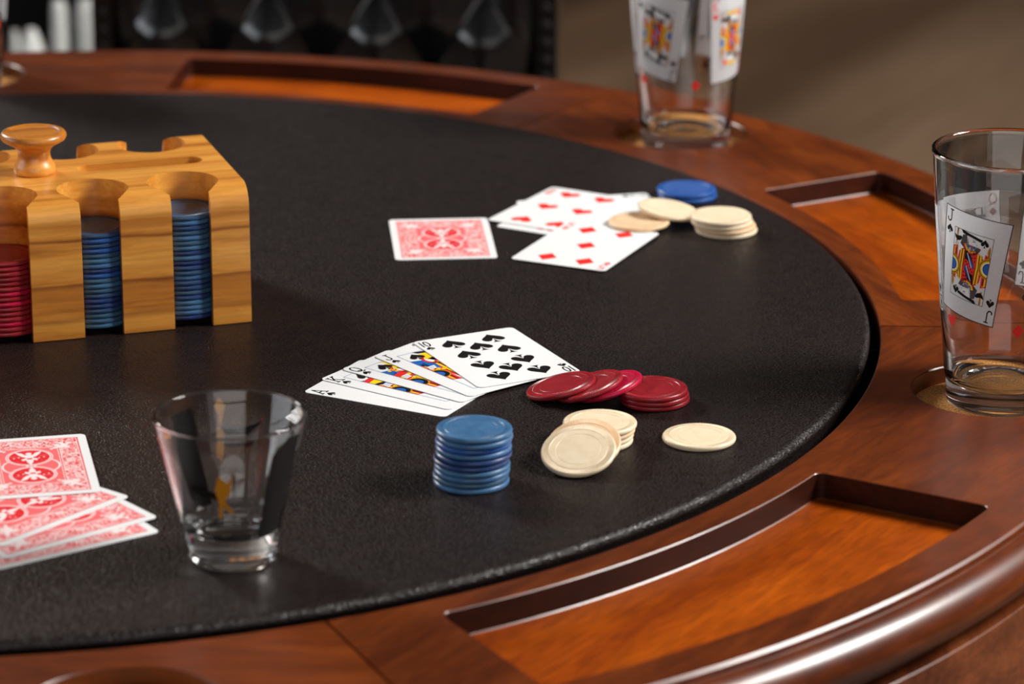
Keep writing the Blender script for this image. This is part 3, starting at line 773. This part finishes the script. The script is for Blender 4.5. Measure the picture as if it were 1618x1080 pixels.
def print_mesh(name, pr, z=0.0, dz=0.011, warp=None, only=None, mirror=1):
    V = []; F = []; M = []
    for c, poly, l in pr.items:
        k = len(V)
        V += [(x, y, z+dz*l) for x, y in poly]
        F.append(tuple(range(k, k+len(poly)))); M.append(MI[c])
    if warp is None:
        # clean winding so all faces look up
        F2 = []
        for q in F:
            a = sum(V[q[i]][0]*V[q[(i+1) % len(q)]][1]-V[q[(i+1) % len(q)]][0]*V[q[i]][1] for i in range(len(q)))
            F2.append(q if a > 0 else tuple(reversed(q)))
        return mesh(name, V, F2, PRINT_MATS, midx=M)
    bm = bmesh.new()
    vs = [bm.verts.new(v_) for v_ in V]
    for q, mi in zip(F, M):
        fc = bm.faces.new([vs[i] for i in q]); fc.material_index = mi
    bmesh.ops.triangulate(bm, faces=bm.faces[:])
    xs = [v_[0] for v_ in V]; ys = [v_[1] for v_ in V]
    # rotated prints still need cuts along the glass's own vertical lines
    x = math.floor(min(xs)); 
    while x < max(xs):
        bmesh.ops.bisect_plane(bm, geom=bm.verts[:]+bm.edges[:]+bm.faces[:], plane_co=(x+0.013, 0, 0), plane_no=(1, 0, 0), dist=1e-5)
        x += 1.6
    bmesh.ops.triangulate(bm, faces=bm.faces[:])
    for v_ in bm.verts: v_.co = Vector(warp(*v_.co))*MM
    me = bpy.data.meshes.new(name); bm.to_mesh(me); bm.free()
    for m in PRINT_MATS: me.materials.append(m)
    for p in me.polygons: p.use_smooth = False
    return me
v, f = prism(rrect(CWD, CLG, 3.4, 8), 0, CT)
CARD = mesh('card_stock', v, f, CW)
PR = {}
def prints(key):
    if key not in PR:
        if key == 'back': PR[key] = print_mesh('card_back_print', back_print())
        else: PR[key] = print_mesh('card_face_print', face_print(*key))
    return PR[key]
def card(key, cx, cy, rotdeg, z, label, group=None, tilt=(0, 0)):
    o = link('playing_card', CARD, loc=P(cx, cy, z), rot=(tilt[0]*D2R, tilt[1]*D2R, rotdeg*D2R), label=label, cat='playing card', group=group)
    link('back_print' if key == 'back' else 'face_print', prints(key), parent=o, loc=(0, 0, (CT+0.012)*MM))
    return o
g = 'fanned hand of spades'
card(('A', 's'), -61.0, 1831.7, 62.3, 0.05, 'ace of spades, lowest and leftmost card of the fanned hand', g)
card(('K', 's'), -52.3, 1845.0, 55.0, 0.55, 'king of spades between the ace and the queen in the fan', g)
card(('Q', 's'), -41.4, 1856.6, 50.6, 1.1, 'queen of spades between the king and the jack in the fan', g)
card(('J', 's'), -26.0, 1866.5, 38.6, 1.65, 'jack of spades partly under the ten in the fan', g)
card(('10', 's'), -9.1, 1879.3, 26.0, 2.2, 'ten of spades lying fully visible on top of the fan', g)
card('back', -44.1, 2119.6, 4.6, 0.05, 'red-backed card lying alone left of the far face-up cards')
g = 'far face-up cards'
card(('2', 'c'), 52.6, 2184.4, 283.1, 0.05, 'club card lying crosswise under the six of hearts', g)
card(('2', 'h'), 38.6, 2168.9, 331.2, 0.55, 'white card peeping out just below the six of hearts', g)
card(('6', 'h'), 33.1, 2181.9, 331.2, 1.1, 'six of hearts face up at the far side', g)
card(('5', 'd'), 46.3, 2100.8, 335.2, 1.15, 'five of diamonds face up in front of the six of hearts', g, tilt=(0.35, 0))
g = 'face-down hand at the left edge'
card('back', -228.2, 1614.4, -55.5, 0.05, 'red-backed card, lowest and nearest of the face-down hand', g)
card('back', -230.8, 1628.2, -50.5, 0.6, 'red-backed card second from the bottom of the face-down hand', g)
card('back', -245.8, 1644.7, -38.7, 1.15, 'red-backed card directly under the uppermost face-down card', g)
card('back', -248.8, 1701.5, 11.9, 1.75, 'uppermost red-backed card of the face-down hand, whole pattern showing', g)

# ------------------------------------------------------------------ pint glasses
GH, GB, GT = 145.0, 31.0, 43.5
gp = [(0, 1.6), (20, 1.2), (26, 0.0), (29.0, 0.0), (30.4, 0.8), (31.0, 3.0), (31.1, 12), (32.6, 20.0), (36.0, 58), (43.3, 142.5), (43.9, 143.8), (43.8, 145.2), (42.9, 145.9), (41.8, 145.6), (41.3, 144.2),
      (41.0, 142), (33.6, 58), (29.6, 19), (28.0, 15), (24.5, 12.6), (18, 12.0), (10, 12.9), (0, 13.2)]
GLASSM = lathe('glass_body', gp, GLASS, n=128, deg=60)
def gr(z):
    zs = [3.0, 12, 20, 58, 142.5]; rs = [31.0, 31.1, 32.6, 36.0, 43.3]
    return float(np.interp(z, zs, rs))
def warp_at(phi, h, rot, sc_=1.0):
    c, s = math.cos(rot*D2R), math.sin(rot*D2R)
    def w_(x, y, z):
        z_ = h + y
        r = gr(z_) + 0.06 + z
        a = phi*D2R + x/40.0
        return (r*math.cos(a), r*math.sin(a), z_)
    return w_
def rotp(pr, deg, s=1.0):
    out = Print()
    for c, p, l in pr.items: out.add(c, tf(p, s, 0, 0, deg*D2R), l)
    return out
def glass_card(rank, suit):
    pr = Print(); c = 'K' if suit in 'sc' else 'R'
    pr.add('T', [(-20.4, -30.4), (20.4, -30.4), (20.4, 30.4), (-20.4, 30.4)], 0)
    pr.frame('K', 20.6, 30.6, 0.5, 1)
    for sgn in (1, -1):
        r = 0 if sgn == 1 else PI
        pr.text(c, rank, sgn*-16.4, sgn*25.0, 7.0, rot=r, hw=0.055)
        pr.pips(c, suit, sgn*-16.4, sgn*17.2, 5.2, r, 2)
    court(pr, rank, suit, 12.2, 20.2, 'glass', 5.0)
    return pr
DEC = []
for k, (rank, suit, phi, h, rot) in enumerate([('J', 's', -130.5, 87.0, -9), ('K', 'h', -42, 84.0, 4), ('J', 'c', 42, 88, 3), ('Q', 'd', 117, 86, -3), ('K', 'c', 161, 84, 2)]):
    DEC.append(('card_decal', print_mesh('card_decal', rotp(glass_card(rank, suit), rot), dz=0.012, warp=warp_at(phi, h, 0))))
for suit, phi in (('h', -152), ('d', -86), ('s', -20), ('c', 60), ('h', 100), ('d', 160), ('s', -178)):
    pr = Print(); pr.pips('R' if suit in 'hd' else 'K', suit, 0, 0, 8.4, 0, 0)
    DEC.append(('suit_mark', print_mesh('suit_mark', pr, dz=0.012, warp=warp_at(phi, 52, 0))))
gl0 = None
for x, y, rot, lab in ((273.3, 1850.5, 0, 'pint glass with printed cards in the cup hole by the right edge'),
                       (122.5, 2396, 3.5, 'pint glass with printed cards in the far cup hole, out of focus'),
                       (-414.5, 2561, 60, 'pint glass at the far left edge, mostly out of the photo')):
    if gl0 is None:
        gl0 = o = link('pint_glass', None)
        link('glass_body', GLASSM, parent=o)
        for nm, me in DEC: link(nm, me, parent=o)
    else: o = copy_tree(gl0)
    o.location = P(x, y, -13.35); o.rotation_euler = (0, 0, rot*D2R)
    o['label'] = lab; o['category'] = 'glass'; o['group'] = 'pint glasses in the cup holes'

# ------------------------------------------------------------------ tumbler in front
tp = [(0, 2.0), (14, 1.6), (18.5, 0.0), (20.2, 0.2), (21.2, 1.6), (21.4, 3.6), (20.9, 5.2), (21.4, 7.5), (23.6, 16), (36.2, 72.4), (36.6, 73.2), (36.3, 74.1), (35.6, 74.3), (35.0, 73.8), (34.8, 72.8),
      (24.4, 24), (22.6, 19.5), (19.0, 16.6), (12, 15.2), (0, 15.0)]
TUM = lathe('glass_body', tp, GLASS, n=128, deg=60)
tum = link('tumbler', None, loc=P(-135.2, 1580, 0.05))
tum['label'] = 'short clear tumbler with black and orange print in the foreground'; tum['category'] = 'glass'
link('glass_body', TUM, parent=tum)
def tr(z): return float(np.interp(z, [7.5, 16, 72.4], [21.4, 23.6, 36.2]))
def twarp(phi):
    def w_(x, y, z):
        r = tr(y)+0.06+z; a = phi*D2R + x*D2R
        return (r*math.cos(a), r*math.sin(a), y)
    return w_
def tprint_reflect(items, phi):
    pr = Print()
    for c, p in items: pr.add(c, p, 0 if c != 'G' else 1)
    link('print', print_mesh('tumbler_print_reflection', pr, dz=0.015, warp=twarp(phi)), parent=tum)
tprint_reflect([('K', [(-17, 18), (14, 18), (21, 45), (24, 67), (2, 69), (-12, 62), (-16, 40)])], -37)
tprint_reflect([('K', [(-20, 20), (6, 18), (12, 66), (-12, 67)])], 138)
tprint_reflect([('K', [(-26, 44), (-12, 42), (8, 39.5), (8, 43), (-10, 46), (-26, 47.5)]), ('G', [(-2, 46), (2, 54), (9, 50), (14, 53), (12, 45), (7, 40), (16, 33), (10, 34), (5, 38), (3, 30), (0, 31), (1, 39)])], -98)
tprint_reflect([('K', [(-24, 60), (-10, 52), (10, 52), (20, 60), (12, 55), (-8, 56)]), ('G', [(10, 66), (15, 70), (19, 66), (16, 61), (20, 48), (14, 44), (12, 52), (14, 58)])], 88)
tprint_reflect([('w', [(-9, 28), (-1, 28), (3, 60), (1, 62), (-6, 45)]), ('r', [(-16, 30), (-9, 30), (-5, 66), (-14, 66)])], -158)  # reflection of the red card backs, painted onto the glass as flat streaks

# ------------------------------------------------------------------ tufted chairs
def tuft_back(name, wid, hgt, m, bx=95.0, bz=78.0, depth=26.0):
    nx, nz = 110, 120
    btn = []
    for j in range(-1, int(hgt/bz)+2):
        off = 0 if j % 2 == 0 else bx/2
        for i in range(-5, 6): btn.append((i*bx+off, 40+j*bz))
    btn = np.array(btn)
    V = []
    for j in range(nz+1):
        for i in range(nx+1):
            x = -wid/2+wid*i/nx; z = hgt*j/nz
            d = np.hypot(btn[:, 0]-x, btn[:, 1]-z); dmin = d.min()
            # diamond pleats between neighbouring buttons
            a = ((x/bx)*1.0 + (z-40)/(2*bz)); b_ = ((x/bx) - (z-40)/(2*bz))
            fa = abs(a-round(a)); fb = abs(b_-round(b_))
            crease = min(fa, fb)
            y = depth*(min(1, dmin/46.0))**0.6 * (0.55+0.45*min(1.0, (crease/0.28))**0.6)
            ex = min((wid/2-abs(x))/22.0, (z)/22.0, (hgt-z)/22.0, 1.0)
            y *= max(0.0, ex)**0.5
            V.append((x, -y, z))
    F = [(j*(nx+1)+i, j*(nx+1)+i+1, (j+1)*(nx+1)+i+1, (j+1)*(nx+1)+i) for j in range(nz) for i in range(nx)]
    me = mesh(name, V, F, m, smooth=True)
    return me, [(x, z) for x, z in btn if abs(x) < wid/2-25 and 25 < z < hgt-25]
def make_chair():
    """origin on the floor under the seat centre, faces -y"""
    t = link('tufted_chair', None)
    me, btn = tuft_back('back_cushion', 372, 560, CHAIR_LEATHER)
    link('back_cushion', me, parent=t, loc=(0, 0.215, 0.46))
    bm_me = lathe('button', [(0, 5), (4, 4.4), (7, 2.5), (8, 0), (0, -1)], CHAIR_LEATHER, n=16)
    for x, z in btn: link('button', bm_me, parent=t, loc=(x*MM, 0.207, 0.46+z*MM), rot=(PI/2, 0, 0))
    v, f = join_geo(box_geo(-205, -186, 205, 255, 440, 1040), box_geo(186, 205, 205, 255, 440, 1040), box_geo(-186, 186, 216, 250, 440, 1040), box_geo(-205, 205, 205, 255, 1020, 1050))
    link('back_frame', mesh('back_frame', v, f, CHAIR_LEATHER), parent=t)
    nail = lathe('nail_head', [(0, 2.4), (2.6, 2), (4, 0.8), (4.4, 0), (0, -0.5)], BRONZE, n=10)
    for s in (-1, 1):
        for k in range(36): link('nail_head', nail, parent=t, loc=(s*0.1955, 0.205, 0.47+k*0.0155), rot=(PI/2, 0, 0))
    pts = rrect(430, 420, 45, 6)
    v, f = prism(pts, 400, 455); link('seat', mesh('seat', v, f, CHAIR_LEATHER), parent=t)
    v, f = prism(rrect(415, 405, 30, 4), 360, 400); link('seat_frame', mesh('seat_frame', v, f, CHAIR_WOOD), parent=t)
    leg = [(0, 0), (14, 0), (16, 20), (20, 120), (26, 300), (24, 360), (0, 360)]
    lm = lathe('leg', leg, CHAIR_WOOD, n=16)
    for sx in (-1, 1):
        for sy in (-1, 1): link('leg', lm, parent=t, loc=(sx*0.17, sy*0.165, 0))
    return t
ch = make_chair()
ch.location = (-0.190, 2.775, 0); ch.rotation_euler = (0, 0, -7*D2R)
ch['label'] = 'black button-tufted leather chair standing behind the table'; ch['category'] = 'chair'; ch['group'] = 'tufted leather chairs'

# ------------------------------------------------------------------ dark cabinet with pale vases, far left
cab = link('shelf_cabinet', None, loc=(-0.62, 3.75, 0))
cab['label'] = 'black open shelf unit in the blurred far left background'; cab['category'] = 'cabinet'
BLK = flatmat('black_lacquer', srgb(13, 13, 14), 0.35)
for nm, bx_ in (('side_panel', (-300, -280, -150, 150, 0, 900)), ('side_panel', (330, 350, -150, 150, 0, 900)), ('back_panel', (-280, 330, 130, 145, 0, 900)), ('top_board', (-300, 350, -150, 150, 900, 925)),
                ('shelf', (-280, 330, -145, 130, 460, 480)), ('shelf', (-280, 330, -145, 130, 60, 80))):
    v, f = box_geo(*bx_); link(nm, mesh(nm, v, f, BLK), parent=cab)
PORC = flatmat('pale_ceramic', srgb(246, 247, 242), 0.3)
def vase(x, y, zt, r, label, prof=None):
    h = zt-480
    p = prof or [(0, 0), (r*0.86, 0), (r, 6), (r, h-14), (r*0.92, h-5), (r*0.66, h), (r*0.55, h-3), (r*0.55, h-20), (0, h-22)]
    link('vase', lathe('vase', p, PORC, n=32), loc=(x, y, 0.4805), label=label, cat='vase', group='pale vases on the dark shelf')
vase(-0.459, 3.70, 556, 11.5, 'wide pale upright vase, nearest the chair on the dark shelf')
vase(-0.489, 3.70, 555, 8.5, 'narrow pale upright vase, middle of the dark shelf')
vase(-0.520, 3.70, 0, 12, 'short domed pale vase, left of the narrow one', [(0, 0), (12, 0), (15, 10), (13, 22), (8, 36), (5, 43), (3, 44), (3, 40), (0, 38)])
vase(-0.538, 3.70, 0, 12, 'slim pale bottle beside the far left glass', [(0, 0), (4, 0), (5, 6), (5, 24), (3.4, 36), (3, 42), (2, 42), (2, 38), (0, 36)])
